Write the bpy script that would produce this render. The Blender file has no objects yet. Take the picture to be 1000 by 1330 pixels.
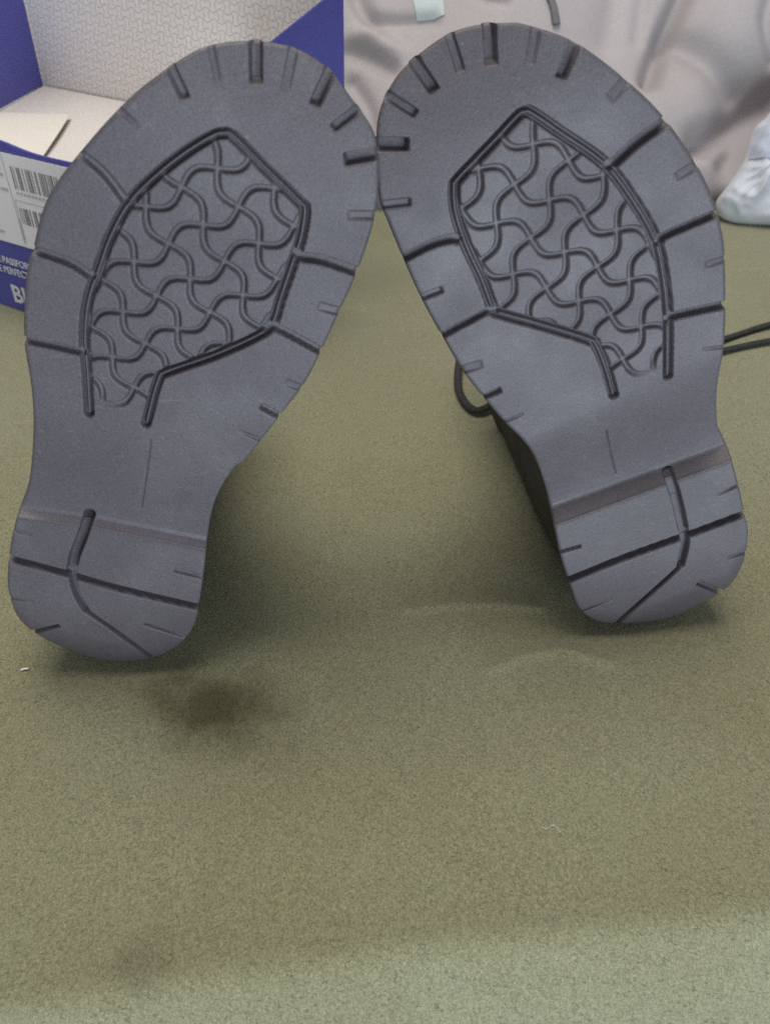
import bpy, bmesh, math, random
import numpy as np
from mathutils import Vector, Matrix
random.seed(7); np.random.seed(7)

# ------------------------------------------------------------------ camera
CAM_H, PITCH, FPX = 0.34, math.radians(40), 1152.0      # metres, downwards, focal length in photo pixels (1000x1330)
sc = bpy.context.scene
cam_d = bpy.data.cameras.new('camera'); cam = bpy.data.objects.new('camera', cam_d)
sc.collection.objects.link(cam); sc.camera = cam
cam.location = (0, 0, CAM_H); cam.rotation_euler = (math.pi/2 - PITCH, 0, 0)
cam_d.sensor_fit = 'VERTICAL'; cam_d.sensor_height = 36; cam_d.lens = FPX/1330*36
cam_d.clip_start = 0.01; cam_d.clip_end = 50
cam_d.dof.use_dof = True; cam_d.dof.focus_distance = 0.42; cam_d.dof.aperture_fstop = 15

# ------------------------------------------------------------------ light
W = bpy.data.worlds.new('World'); sc.world = W; W.use_nodes = True
W.node_tree.nodes['Background'].inputs[0].default_value = (0.90, 0.91, 1.0, 1)
W.node_tree.nodes['Background'].inputs[1].default_value = 0.34
def area(name, loc, target, sx, sy, power, col):
    l = bpy.data.lights.new(name, 'AREA'); l.shape = 'RECTANGLE'; l.size = sx; l.size_y = sy
    l.energy = power; l.color = col
    o = bpy.data.objects.new(name, l); sc.collection.objects.link(o); o.location = loc
    o.rotation_euler = (Vector(target)-Vector(loc)).to_track_quat('-Z', 'Y').to_euler()
    return o
area('window_light', (0.55, -1.25, -0.08), (0, 0.4, 0.18), 1.2, 0.8, 38, (0.76, 0.88, 1.0))
area('overhead_fill', (-0.15, 0.55, 1.9), (0, 0.55, 0), 1.1, 1.1, 33, (1.0, 0.955, 0.89))  # unseen fill added overhead to brighten the bed and the background
sc.view_settings.view_transform = 'Standard'; sc.view_settings.look = 'None'
sc.cycles.use_denoising = False          # keep the fine luminance grain of a phone picture
sc.view_settings.exposure = 0.0; sc.view_settings.gamma = 1.0

# ------------------------------------------------------------------ geometry of the place
CAM = np.array([0, 0, CAM_H])
FW = np.array([0, math.cos(PITCH), -math.sin(PITCH)]); UP = np.array([0, math.sin(PITCH), math.cos(PITCH)]); RT = np.array([1., 0, 0])
def rays(P):
    P = np.atleast_2d(np.array(P, float))
    return RT*((P[:, :1]-500)/FPX) - UP*((P[:, 1:2]-665)/FPX) + FW
def on_z(x, y, z=0.0):
    d = rays([(x, y)])[0]; return CAM + d*((z-CAM_H)/d[2])

# ------------------------------------------------------------------ helpers
C = sc.collection
def mesh_obj(name, V, F, mat, parent=None, smooth=True, loc=None):
    me = bpy.data.meshes.new(name)
    V = np.asarray(V, dtype=np.float32)
    if loc is not None: V = V - np.asarray(loc, dtype=np.float32)
    if isinstance(F, np.ndarray):
        k = F.shape[1]; n = len(F)
        me.vertices.add(len(V)); me.vertices.foreach_set('co', V.ravel())
        me.loops.add(n*k); me.loops.foreach_set('vertex_index', F.astype(np.int32).ravel())
        me.polygons.add(n); me.polygons.foreach_set('loop_start', np.arange(0, n*k, k, dtype=np.int32))
        me.polygons.foreach_set('loop_total', np.full(n, k, dtype=np.int32))
        me.update(calc_edges=True)
    else:
        me.from_pydata([tuple(map(float, v)) for v in V], [], F); me.update()
    if smooth:
        me.polygons.foreach_set('use_smooth', np.ones(len(me.polygons), dtype=bool))
    me.validate()
    o = bpy.data.objects.new(name, me); C.objects.link(o)
    me.materials.append(mat)
    if parent is not None: o.parent = parent
    elif loc is not None: o.location = tuple(float(c) for c in loc)
    return o
def thing(name, label, cat, loc=(0, 0, 0), group=None):
    o = bpy.data.objects.new(name, None); C.objects.link(o); o.location = tuple(float(c) for c in loc); o.empty_display_size = 0.05
    o['label'] = label; o['category'] = cat
    if group: o['group'] = group
    return o
def catmull(P, n=8, closed=False):
    P = np.array(P, float); out = []
    m = len(P)
    for i in range(m if closed else m-1):
        if closed: p0, p1, p2, p3 = P[(i-1) % m], P[i], P[(i+1) % m], P[(i+2) % m]
        else: p0, p1, p2, p3 = P[max(i-1, 0)], P[i], P[i+1], P[min(i+2, m-1)]
        for k in range(n):
            t = k/n
            out.append(0.5*((2*p1)+(-p0+p2)*t+(2*p0-5*p1+4*p2-p3)*t*t+(-p0+3*p1-3*p2+p3)*t**3))
    if not closed: out.append(P[-1])
    return np.array(out)
def tube(name, pts, r, mat, parent, loc, n=10, flat=1.0, sm=6):
    """A cord swept along a smooth path."""
    P = catmull(pts, sm); V = []; F = []
    T = np.gradient(P, axis=0); T /= np.linalg.norm(T, axis=1)[:, None]+1e-12
    up = np.array([0, 0, 1.0])
    for p, t in zip(P, T):
        a = np.cross(t, up); na = np.linalg.norm(a)
        a = a/na if na > 1e-3 else np.array([1., 0, 0])
        b = np.cross(a, t)
        for k in range(n):
            w = 2*math.pi*k/n
            V.append(p + a*math.cos(w)*r + b*math.sin(w)*r*flat)
    m = len(P)
    for i in range(m-1):
        for k in range(n):
            F.append((i*n+k, i*n+(k+1) % n, (i+1)*n+(k+1) % n, (i+1)*n+k))
    F.append(tuple(range(n-1, -1, -1))); F.append(tuple((m-1)*n+k for k in range(n)))
    return mesh_obj(name, V, F, mat, parent, True, loc)

# ------------------------------------------------------------------ materials
def mat(name, col, rough=0.8, spec=0.5):
    m = bpy.data.materials.new(name); m.use_nodes = True
    b = m.node_tree.nodes['Principled BSDF']
    b.inputs['Base Color'].default_value = (*col, 1); b.inputs['Roughness'].default_value = rough
    b.inputs['Specular IOR Level'].default_value = spec
    return m, m.node_tree, b
def N(nt, t, **kw):
    n = nt.nodes.new(t)
    for k, v in kw.items():
        if k in n.inputs: n.inputs[k].default_value = v
        else: setattr(n, k, v)
    return n
def coords(nt): return N(nt, 'ShaderNodeTexCoord').outputs['Object']
def noise(nt, co, scale, detail=2, rough=0.5):
    n = N(nt, 'ShaderNodeTexNoise'); n.inputs['Scale'].default_value = scale
    n.inputs['Detail'].default_value = detail; n.inputs['Roughness'].default_value = rough
    nt.links.new(co, n.inputs['Vector']); return n.outputs['Fac']
def ramp(nt, fac, stops):
    r = N(nt, 'ShaderNodeValToRGB'); e = r.color_ramp.elements
    e[0].position, e[0].color = stops[0][0], (*stops[0][1], 1); e[1].position, e[1].color = stops[-1][0], (*stops[-1][1], 1)
    for p, c in stops[1:-1]:
        q = e.new(p); q.color = (*c, 1)
    nt.links.new(fac, r.inputs['Fac']); return r.outputs['Color']
def mix(nt, a, b, fac, mode='MIX'):
    m = N(nt, 'ShaderNodeMix', data_type='RGBA', blend_type=mode)
    for s, v in ((m.inputs[6], a), (m.inputs[7], b), (m.inputs[0], fac)):
        if isinstance(v, (int, float)): s.default_value = v
        elif isinstance(v, tuple): s.default_value = (*v, 1)
        else: nt.links.new(v, s)
    return m.outputs[2]
def math_(nt, op, a, b=None, c=None):
    m = N(nt, 'ShaderNodeMath', operation=op)
    for s, v in zip(m.inputs, (a, b, c)):
        if v is None: continue
        if isinstance(v, (int, float)): s.default_value = v
        else: nt.links.new(v, s)
    return m.outputs[0]
def bump(nt, b, h, strength, dist):
    n = N(nt, 'ShaderNodeBump'); n.inputs['Strength'].default_value = strength; n.inputs['Distance'].default_value = dist
    nt.links.new(h, n.inputs['Height']); nt.links.new(n.outputs['Normal'], b.inputs['Normal'])
def grain(nt, co, col, amt=0.16, scale=1500):
    g = noise(nt, co, scale, 1, 0.6)
    c = ramp(nt, g, [(0.25, (1-amt,)*3), (0.75, (1+amt,)*3)])
    return mix(nt, col, c, 1.0, 'MULTIPLY')
def simple(name, col, rough=0.8, spec=0.4, var=0.10, vs=60, gr=0.12, gs=1300, bs=None):
    m, nt, b = mat(name, col, rough, spec); co = coords(nt)
    v = ramp(nt, noise(nt, co, vs, 3), [(0.3, tuple(c*(1-var) for c in col)), (0.7, tuple(c*(1+var) for c in col))])
    nt.links.new(grain(nt, co, v, gr, gs), b.inputs['Base Color'])
    if bs: bump(nt, b, noise(nt, co, bs[0], 3), bs[1], bs[2])
    return m

def rubber_mat():
    m, nt, b = mat('dark_grey_rubber', (0.12, 0.12, 0.13), 0.5, 0.32); co = coords(nt)
    base = ramp(nt, noise(nt, co, 22, 4, 0.6), [(0.3, (0.074, 0.065, 0.071)), (0.7, (0.090, 0.080, 0.087))])
    dust = ramp(nt, noise(nt, co, 260, 5, 0.75), [(0.60, (0, 0, 0)), (0.78, (0.35, 0.35, 0.35))])
    base = mix(nt, base, (0.22, 0.215, 0.21), dust)
    # scuffs: thin pale drag marks in two directions, and chalky worn patches
    for rot, sc_, lo_ in ((0.5, 30, 0.66), (-0.9, 24, 0.68)):
        mq = N(nt, 'ShaderNodeMapping'); mq.inputs['Rotation'].default_value = (0, rot, 0); mq.inputs['Scale'].default_value = (1, 1, 14)
        nt.links.new(co, mq.inputs['Vector'])
        base = mix(nt, base, (0.19, 0.186, 0.19), ramp(nt, noise(nt, mq.outputs['Vector'], sc_, 4, 0.7), [(lo_, (0, 0, 0)), (lo_+0.10, (0.30,)*3)]))
    base = mix(nt, base, (0.15, 0.147, 0.15), ramp(nt, noise(nt, co, 9, 5, 0.7), [(0.50, (0, 0, 0)), (0.75, (0.45,)*3)]))
    nt.links.new(grain(nt, co, base, 0.30, 1700), b.inputs['Base Color'])
    nt.links.new(ramp(nt, noise(nt, co, 40, 3), [(0.3, (0.42,)*3), (0.7, (0.56,)*3)]), b.inputs['Roughness'])
    bump(nt, b, noise(nt, co, 900, 4, 0.7), 0.35, 0.0004)
    return m
RUBBER = rubber_mat()
WELT = simple('black_welt_rubber', (0.05, 0.048, 0.047), 0.6, 0.4, 0.15)
LEATHER = simple('dark_olive_nubuck', (0.058, 0.054, 0.042), 0.85, 0.2, 0.25, 40, 0.25, 900, (300, 0.4, 0.001))
LINING = simple('brown_lining', (0.09, 0.075, 0.06), 0.95, 0.1)
LACE = simple('black_lace', (0.036, 0.036, 0.034), 0.85, 0.2, 0.3, 400, 0.3, 1800, (1500, 0.6, 0.0006))
METAL, _, _b = mat('dark_metal', (0.10, 0.10, 0.10), 0.4); _b.inputs['Metallic'].default_value = 0.9

def bed_mat():
    m, nt, b = mat('olive_fleece', (0.2, 0.2, 0.13), 0.95, 0.1); co = coords(nt)
    base = ramp(nt, noise(nt, co, 5, 3, 0.6), [(0.3, (0.208, 0.199, 0.114)), (0.7, (0.240, 0.242, 0.152))])
    # worn nap: irregular paler streaks
    mp = N(nt, 'ShaderNodeMapping'); mp.inputs['Scale'].default_value = (1.0, 0.72, 1); mp.inputs['Rotation'].default_value = (0, 0, 0.5)
    nt.links.new(co, mp.inputs['Vector'])
    nap = noise(nt, mp.outputs['Vector'], 1000, 4, 0.8)
    # the dark brown blotch in front of the left heel: its own irregular outline
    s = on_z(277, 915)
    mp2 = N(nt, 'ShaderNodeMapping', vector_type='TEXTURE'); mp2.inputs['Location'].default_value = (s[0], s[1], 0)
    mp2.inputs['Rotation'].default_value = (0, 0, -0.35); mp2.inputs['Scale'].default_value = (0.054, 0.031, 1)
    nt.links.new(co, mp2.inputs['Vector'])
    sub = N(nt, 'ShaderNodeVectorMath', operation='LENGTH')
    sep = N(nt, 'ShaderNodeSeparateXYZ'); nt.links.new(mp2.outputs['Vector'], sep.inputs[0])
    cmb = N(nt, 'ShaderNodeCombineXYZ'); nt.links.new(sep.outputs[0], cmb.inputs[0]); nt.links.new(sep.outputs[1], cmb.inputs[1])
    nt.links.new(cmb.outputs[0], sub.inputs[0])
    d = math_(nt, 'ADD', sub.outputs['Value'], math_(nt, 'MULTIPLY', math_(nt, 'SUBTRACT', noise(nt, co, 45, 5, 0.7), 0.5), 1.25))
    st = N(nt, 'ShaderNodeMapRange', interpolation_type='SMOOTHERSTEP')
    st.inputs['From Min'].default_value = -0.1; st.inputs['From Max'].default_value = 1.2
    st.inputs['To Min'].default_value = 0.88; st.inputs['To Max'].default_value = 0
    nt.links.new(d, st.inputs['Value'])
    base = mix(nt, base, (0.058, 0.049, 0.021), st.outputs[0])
    s2 = on_z(188, 1245); vd = N(nt, 'ShaderNodeVectorMath', operation='DISTANCE'); nt.links.new(co, vd.inputs[0]); vd.inputs[1].default_value = (s2[0], s2[1], 0)
    d2 = math_(nt, 'ADD', vd.outputs['Value'], math_(nt, 'MULTIPLY', math_(nt, 'SUBTRACT', noise(nt, co, 60, 4, 0.6), 0.5), 0.02))
    st2 = N(nt, 'ShaderNodeMapRange', interpolation_type='SMOOTHERSTEP'); st2.inputs['From Min'].default_value = 0.0; st2.inputs['From Max'].default_value = 0.020
    st2.inputs['To Min'].default_value = 0.30; st2.inputs['To Max'].default_value = 0; nt.links.new(d2, st2.inputs['Value'])
    base = mix(nt, base, (0.09, 0.085, 0.05), st2.outputs[0])
    base = mix(nt, base, ramp(nt, nap, [(0.30, (0.60, 0.60, 0.58)), (0.5, (1, 1, 1)), (0.72, (1.50, 1.47, 1.38))]), 1.0, 'MULTIPLY')
    base = mix(nt, base, ramp(nt, noise(nt, co, 2600, 1, 0.5), [(0.25, (0.70,)*3), (0.75, (1.30,)*3)]), 1.0, 'MULTIPLY')
    nt.links.new(base, b.inputs['Base Color'])
    b.inputs['Sheen Weight'].default_value = 0.25; b.inputs['Sheen Roughness'].default_value = 0.5
    bump(nt, b, nap, 0.55, 0.0012)
    return m
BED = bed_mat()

def bone_print(nt, co, pitch, angle, K=0.62, width=0.30):
    """Two families of wavy lines crossing in a bone-shaped lattice (flat print)."""
    mp = N(nt, 'ShaderNodeMapping'); mp.inputs['Rotation'].default_value = (0, 0, angle)
    mp.inputs['Scale'].default_value = (math.pi/pitch,)*3; nt.links.new(co, mp.inputs['Vector'])
    sp = N(nt, 'ShaderNodeSeparateXYZ'); nt.links.new(mp.outputs['Vector'], sp.inputs[0])
    sa = math_(nt, 'SINE', sp.outputs[0]); sb = math_(nt, 'SINE', sp.outputs[1])
    f1 = math_(nt, 'ABSOLUTE', math_(nt, 'MULTIPLY_ADD', sa, K, sb))
    f2 = math_(nt, 'ABSOLUTE', math_(nt, 'MULTIPLY_ADD', sb, -K, sa))
    mn = math_(nt, 'MINIMUM', f1, f2)
    r = N(nt, 'ShaderNodeMapRange', interpolation_type='SMOOTHSTEP'); r.inputs['From Min'].default_value = 0.0
    r.inputs['From Max'].default_value = width; r.inputs['To Min'].default_value = 1; r.inputs['To Max'].default_value = 0
    nt.links.new(mn, r.inputs['Value']); return r.outputs[0]
def printed(name, paper, ink, pitch, amt=1.0):
    m, nt, b = mat(name, paper, 0.75, 0.3); co = coords(nt)
    f = bone_print(nt, N(nt, 'ShaderNodeUVMap').outputs['UV'], pitch, 0.0)
    base = mix(nt, paper, ink, math_(nt, 'MULTIPLY', f, amt))
    nt.links.new(grain(nt, co, base, 0.10, 900), b.inputs['Base Color'])
    return m
BLUE = simple('blue_card', (0.085, 0.085, 0.34), 0.55, 0.4, 0.06, 30, 0.22, 1100)
CARD_IN = simple('beige_card_inside', (0.62, 0.55, 0.47), 0.85, 0.2, 0.04, 30, 0.08)
LINED = printed('patterned_lid_lining', (0.82, 0.78, 0.71), (0.54, 0.51, 0.49), 0.0066)
TISSUE = printed('patterned_tissue', (0.62, 0.585, 0.54), (0.48, 0.45, 0.42), 0.0055, 0.7)
PAPER = simple('cream_paper', (0.66, 0.62, 0.55), 0.9, 0.2, 0.04, 20, 0.08)
LABEL = simple('white_label', (0.82, 0.80, 0.81), 0.5, 0.4, 0.02, 20, 0.06)
INK = simple('grey_print', (0.20, 0.19, 0.20), 0.7)
INK2 = simple('pale_grey_print', (0.46, 0.45, 0.45), 0.7)
WHITE_PRINT = simple('white_print', (0.66, 0.66, 0.70), 0.6)
def duvet_mat():
    m, nt, b = mat('grey_mauve_cotton', (0.4, 0.36, 0.36), 0.9, 0.15); co = coords(nt)
    sp = N(nt, 'ShaderNodeSeparateXYZ'); nt.links.new(co, sp.inputs[0])
    # woven colour bands: rosy cloth at one side, bluish grey at the other
    r = N(nt, 'ShaderNodeMapRange'); nt.links.new(math_(nt, 'MULTIPLY_ADD', math_(nt, 'SUBTRACT', noise(nt, co, 6, 3), 0.5), 0.15, sp.outputs[0]), r.inputs['Value'])
    r.inputs['From Min'].default_value = 0.0; r.inputs['From Max'].default_value = 0.34
    base = mix(nt, (0.375, 0.345, 0.34), (0.27, 0.275, 0.31), r.outputs[0])
    base = mix(nt, base, ramp(nt, noise(nt, co, 11, 4), [(0.3, (0.92,)*3), (0.7, (1.06,)*3)]), 1.0, 'MULTIPLY')
    nt.links.new(grain(nt, co, base, 0.12, 800), b.inputs['Base Color'])
    bump(nt, b, noise(nt, co, 500, 3), 0.25, 0.001)
    return m
DUVET = duvet_mat()
MINT = simple('mint_patch', (0.44, 0.50, 0.49), 0.9, 0.2, 0.05, 40, 0.10, 800)
WHITE_CLOTH = simple('white_cotton', (0.56, 0.58, 0.62), 0.9, 0.2, 0.06, 18, 0.08, 800, (200, 0.2, 0.001))
BLUE_CLOTH = simple('pale_blue_print', (0.44, 0.47, 0.55), 0.9, 0.2, 0.05, 40, 0.10, 800)
LINT = simple('white_lint', (0.62, 0.60, 0.54), 0.9)

# ------------------------------------------------------------------ bed
def smooth_noise(X, Y, comps):
    z = np.zeros_like(X)
    for ax, ay, ph, am in comps: z += am*np.sin(ax*X + ay*Y + ph)
    return z
def seg_dist(X, Y, P):
    """distance to an open polyline"""
    D = np.full(X.shape, 1e9)
    for (x0, y0), (x1, y1) in zip(P[:-1], P[1:]):
        dx, dy = x1-x0, y1-y0; L = dx*dx+dy*dy+1e-18
        t = np.clip(((X-x0)*dx+(Y-y0)*dy)/L, 0, 1)
        D = np.minimum(D, np.hypot(X-x0-t*dx, Y-y0-t*dy))
    return D
def gpath(P): return [tuple(on_z(*p)[:2]) for p in P]
RIDGES = [(gpath([(530, 792), (580, 786), (640, 785), (700, 790)]), 0.0017, 0.0034),
          (gpath([(645, 870), (680, 853), (730, 845), (790, 862)]), 0.0021, 0.0040),
          (gpath([(560, 770), (620, 775), (690, 765), (735, 790)]), -0.0006, 0.008),
          (gpath([(215, 880), (262, 862), (330, 835)]), 0.0007, 0.010),
          (gpath([(250, 900), (330, 905), (375, 930)]), 0.0008, 0.009),
          (gpath([(760, 850), (850, 846), (930, 815)]), 0.0006, 0.010)]
DENT = on_z(280, 915)
HEELS = [on_z(160, 861), on_z(820, 811)]
def bed_z(X, Y):
    z = smooth_noise(X, Y, [(9, 4, 0.3, 0.0012), (-6, 13, 1.1, 0.0011), (21, -9, 2.0, 0.0006), (17, 27, 0.2, 0.0005), (-38, 22, 4.0, 0.0003), (55, 31, 2.2, 0.0002)])
    for P, h, w in RIDGES:
        z += h*np.exp(-(seg_dist(X, Y, P)/w)**2)
    z -= 0.003*np.exp(-(((X-DENT[0])/0.03)**2+((Y-DENT[1])/0.018)**2))
    for h in HEELS: z -= 0.0025*np.exp(-(((X-h[0])/0.05)**2+((Y-h[1])/0.02)**2))
    return z
def build_bed():
    xs = np.unique(np.concatenate([np.linspace(-1.3, -0.42, 30), np.linspace(-0.42, 0.42, 420), np.linspace(0.42, 1.3, 30)]))
    ys = np.concatenate([np.linspace(1.9, 0.9, 25), np.linspace(0.89, 0.40, 150), np.linspace(0.398, 0.0, 260)])   # distance behind the front edge
    R = 0.055
    rows = []
    for s in ys:
        edge = 0.150+0.10*np.clip(xs, -0.5, 0.5)+0.004*np.sin(9*xs+1)
        Y = edge + s*(1.75/1.9)
        Z = bed_z(xs, Y)
        rows.append(np.c_[xs, Y, Z])
    edge = 0.150+0.10*np.clip(xs, -0.5, 0.5)+0.004*np.sin(9*xs+1)
    Z0 = bed_z(xs, edge)
    yy, zz = 0.0, 0.0
    for k in range(1, 60):
        a = 0.80*min(1, k/9)**1.0 + 1.1*max(0, (k-12)/47)**1.3; ds_ = 0.0016
        yy += ds_*math.cos(a); zz += ds_*math.sin(a)
        rows.append(np.c_[xs, edge - yy, Z0 - zz])
    last = rows[-1]
    for k in range(1, 12):
        rows.append(np.c_[xs, last[:, 1]-0.003*k, last[:, 2]-0.028*k])
    V = np.concatenate(rows); n, m = len(rows), len(xs)
    i = np.arange(n-1)[:, None]*m + np.arange(m-1)[None]
    F = np.stack([i, i+m, i+m+1, i+1], -1).reshape(-1, 4)
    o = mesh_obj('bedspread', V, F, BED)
    o['kind'] = 'structure'; o['label'] = 'olive green fleece bedspread with a dark blotch and soft creases'
    return o
build_bed()

# ------------------------------------------------------------------ boots
OUT_L = [(43,560),(38,624),(24,665.6),(14.4,704),(9.6,752),(14,781),(25.6,806),(51,827),(96,848),(144,860),(179,859.5),(208,853),(237,835),(253,812),(259,784),(265.6,739),(272,681.6),(283,643),(305,608),(320,597),(365,540),(395,500),(415.6,461),(440,408),(461.6,360),(480,309),(489,271),(492,235),(491,205),(485,170),(458,130),(428.6,92.5),(391,67),(357,57.6),(332,54.7),(298,55.5),(269,61),(249,69),(214.6,91.5),(177,120),(137,160),(101,202),(76,234),(60,262),(50.5,290),(43,322),(36,347),(31.6,395),(31.5,447),(40.7,507)]
OUT_R = [(657.6,30),(686,33),(749,56),(816,106),(864,154),(907,217),(929,265),(938,300),(942,332),(943,410),(940,457),(932,504),(932,550),(939,567),(949,592),(959,628),(968,669),(972,696),(966,730),(949,760.6),(915,783),(871,803),(830,810),(789,810.6),(765,803),(750,788),(740,761),(728,723),(718,676),(707.6,631),(694,594),(677.6,571),(651.6,545),(605,488),(573.6,436),(547.6,389),(524,337),(502,284),(493,260),(489,225),(489,188),(492,150),(509,111),(533,82),(576,49),(614,34)]
# frame of the waffled field, the open wavy lines run inside it
FRAME_L = [[(116,537),(113,484),(109.7,438),(114.3,392),(128,350.6),(143,309),(168,264),(206,226),(245,196),(277,177),(290,174),(303,178),(345,220),(388,262),(396,274),(391,309),(381,340),(365,387),(353.5,422),(333,438),(277.6,463),(218,484),(205,496),(190,551)]]
FRAME_R = [[(867.4,488),(867.4,410),(862,358),(852,313),(825.6,265),(787,214.4),(729.6,173.6),(692,148),(682,146),(672,152),(643,183),(596,232),(590,245),(592.8,279),(607,322),(625.6,362),(641,402),(650,408),(703.6,423),(765,442),(775,450),(786.8,477.6),(797,513)]]
# side grooves: polyline, width px, depth mm
G_L = [([(163,262),(134.6,225),(100,197)],13,2.2),([(119,360),(89,341),(40,325)],14,2.6),([(108,459),(66,449.5),(25,441)],12,2.6),
       ([(385,331),(392,335),(420,339),(475,358)],15,3.2),([(348,430),(360,427),(422,460)],13,3.0),([(196,572),(190,620),(184,660)],3.5,1.0)]
G_R = [([(792,216),(800,210),(830.4,183),(875,152)],17,3.6),([(856,316),(862,308),(893,293.6),(945,272)],13,3.2),([(868,418),(874,412),(901,405),(950,395)],13,3.2),
       ([(515,341),(558,319),(586,311),(596,312)],14,3.4),([(562,443),(604.8,420),(632,406),(645,405)],11,2.8),([(787,560),(793,590),(799,614)],3.5,1.2)]
# short notches: ends (edge side first), width px, depth mm
N_L = [((219,83),(241.7,130.3),15,2.6),((274,61),(283.7,109),11,0.8),((332,46),(332.8,111.4),18,3.8),((382,60),(370,117.7),15,0.9),((434,82),(407.6,138.7),17,3.2),
       ((474,136),(430.7,168),14,2.2),((498,199),(445.4,208),19,3.8),((500,281),(449.6,279.4),14,1.2),((448,408),(411,396.6),14,1.1),((400,509),(369.6,495.5),12,0.8),
       ((372,546),(337.4,527.7),11,2.6),((350,577),(310,560),7,0.7),((150,138),(181,166),10,0.5),
       ((5,685),(41.6,696),7,1.0),((238.4,744),(275,753),9,1.4),((10,777),(45,782),6,0.9),((52,819),(78.4,812.8),7,2.0),((198.4,814.4),(250,831),6,1.4)]
N_R = [((532,70),(566.4,120.8),17,3.6),((582,40),(599,94.4),14,1.6),((635,22),(638.4,87),18,3.8),((698,30),(686.4,87),15,1.3),((752,46),(727,104),17,3.6),
       ((821,96),(789.6,130.4),17,1.1),((917,207),(876,231),14,0.7),((496,120),(542.4,149.6),14,2.2),((482,188),(532.8,188),19,3.8),((486,268),(535,262.4),13,1.6),
       ((535,392),(576,376),11,1.8),((587,486),(628,472),14,1.2),((612,524),(651.6,506),10,2.4),((645,553),(680,537.4),6,0.8),((950,334),(914,345),11,0.7),((950,450),(911.6,454),6,0.5),
       ((718,720),(755,709.6),7,1.8),((967,627),(932,643),6,1.3),((974,717),(944,725),7,1.4),((937,770),(904.8,757),10,2.4),((752,796),(796,777.6),5,1.0)]
H_L = [([(117,667),(107,697.6),(96,726),(93,748)],15,4.4),([(94,740),(96,760),(102.4,777.6),(112,793.6)],11,3.8),([(105,784),(112,793.6),(144,816),(200,857)],8,3.2),([(0,723),(86.4,745.6),(153.6,764.8),(270,792)],13,4.4)]
H_R = [([(866,611),(877.6,645),(887,685)],15,3.4),([(878,650),(887,685),(890,706),(884,734)],12,3.6),([(888,722),(884,734),(864,753.8),(795,815)],8,3.4),([(730,757.5),(806,726.6),(881,699.4),(904.8,691),(980,663)],13,4.2)]
# heel breast: upper and lower line across the sole
B_L = [((0,655),(128,672),(270,700)), ((0,668),(128,685),(290,718))]
B_R = [((700,664),(719.5,657),(942,577),(960,570)), ((700,690),(719.5,682.4),(950.7,597.4),(970,590))]
# lattice crossings of the wavy lines (photo point, lattice index)
LAT_L = list(zip([(282.4,220.6),(309,269.7),(236.2,245),(263.5,292.8),(218.7,318.4),(173,343.7),(293.7,341.4),(248.6,365.8),(205.4,385),(158,408),(231.6,431),(190,449.5),(145,463),(314.4,385),(270.7,406.7)],
                 [(0,0),(0,1),(1,0),(1,1),(2,1),(3,1),(1,2),(2,2),(3,2),(4,2),(3,3),(4,3),(5,3),(1,3),(2,3)]))
LAT_R = list(zip([(693.6,189),(669.6,240.8),(645.6,292),(739,211),(715,262),(690,309.5),(759,281.6),(802.6,301),(785,226)],
                 [(0,0),(0,1),(0,2),(1,0),(1,1),(1,2),(2,1),(3,1),(2,0)]))

def sstep(a, b, x):
    t = np.clip((x-a)/(b-a), 0, 1); return t*t*(3-2*t)
def inside(X, Y, P):
    c = np.zeros(X.shape, bool); n = len(P)
    for i in range(n):
        x0, y0 = P[i]; x1, y1 = P[(i+1) % n]
        if y0 == y1: continue
        c ^= ((y0 > Y) != (y1 > Y)) & (X < (x1-x0)*(Y-y0)/(y1-y0)+x0)
    return c

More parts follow.
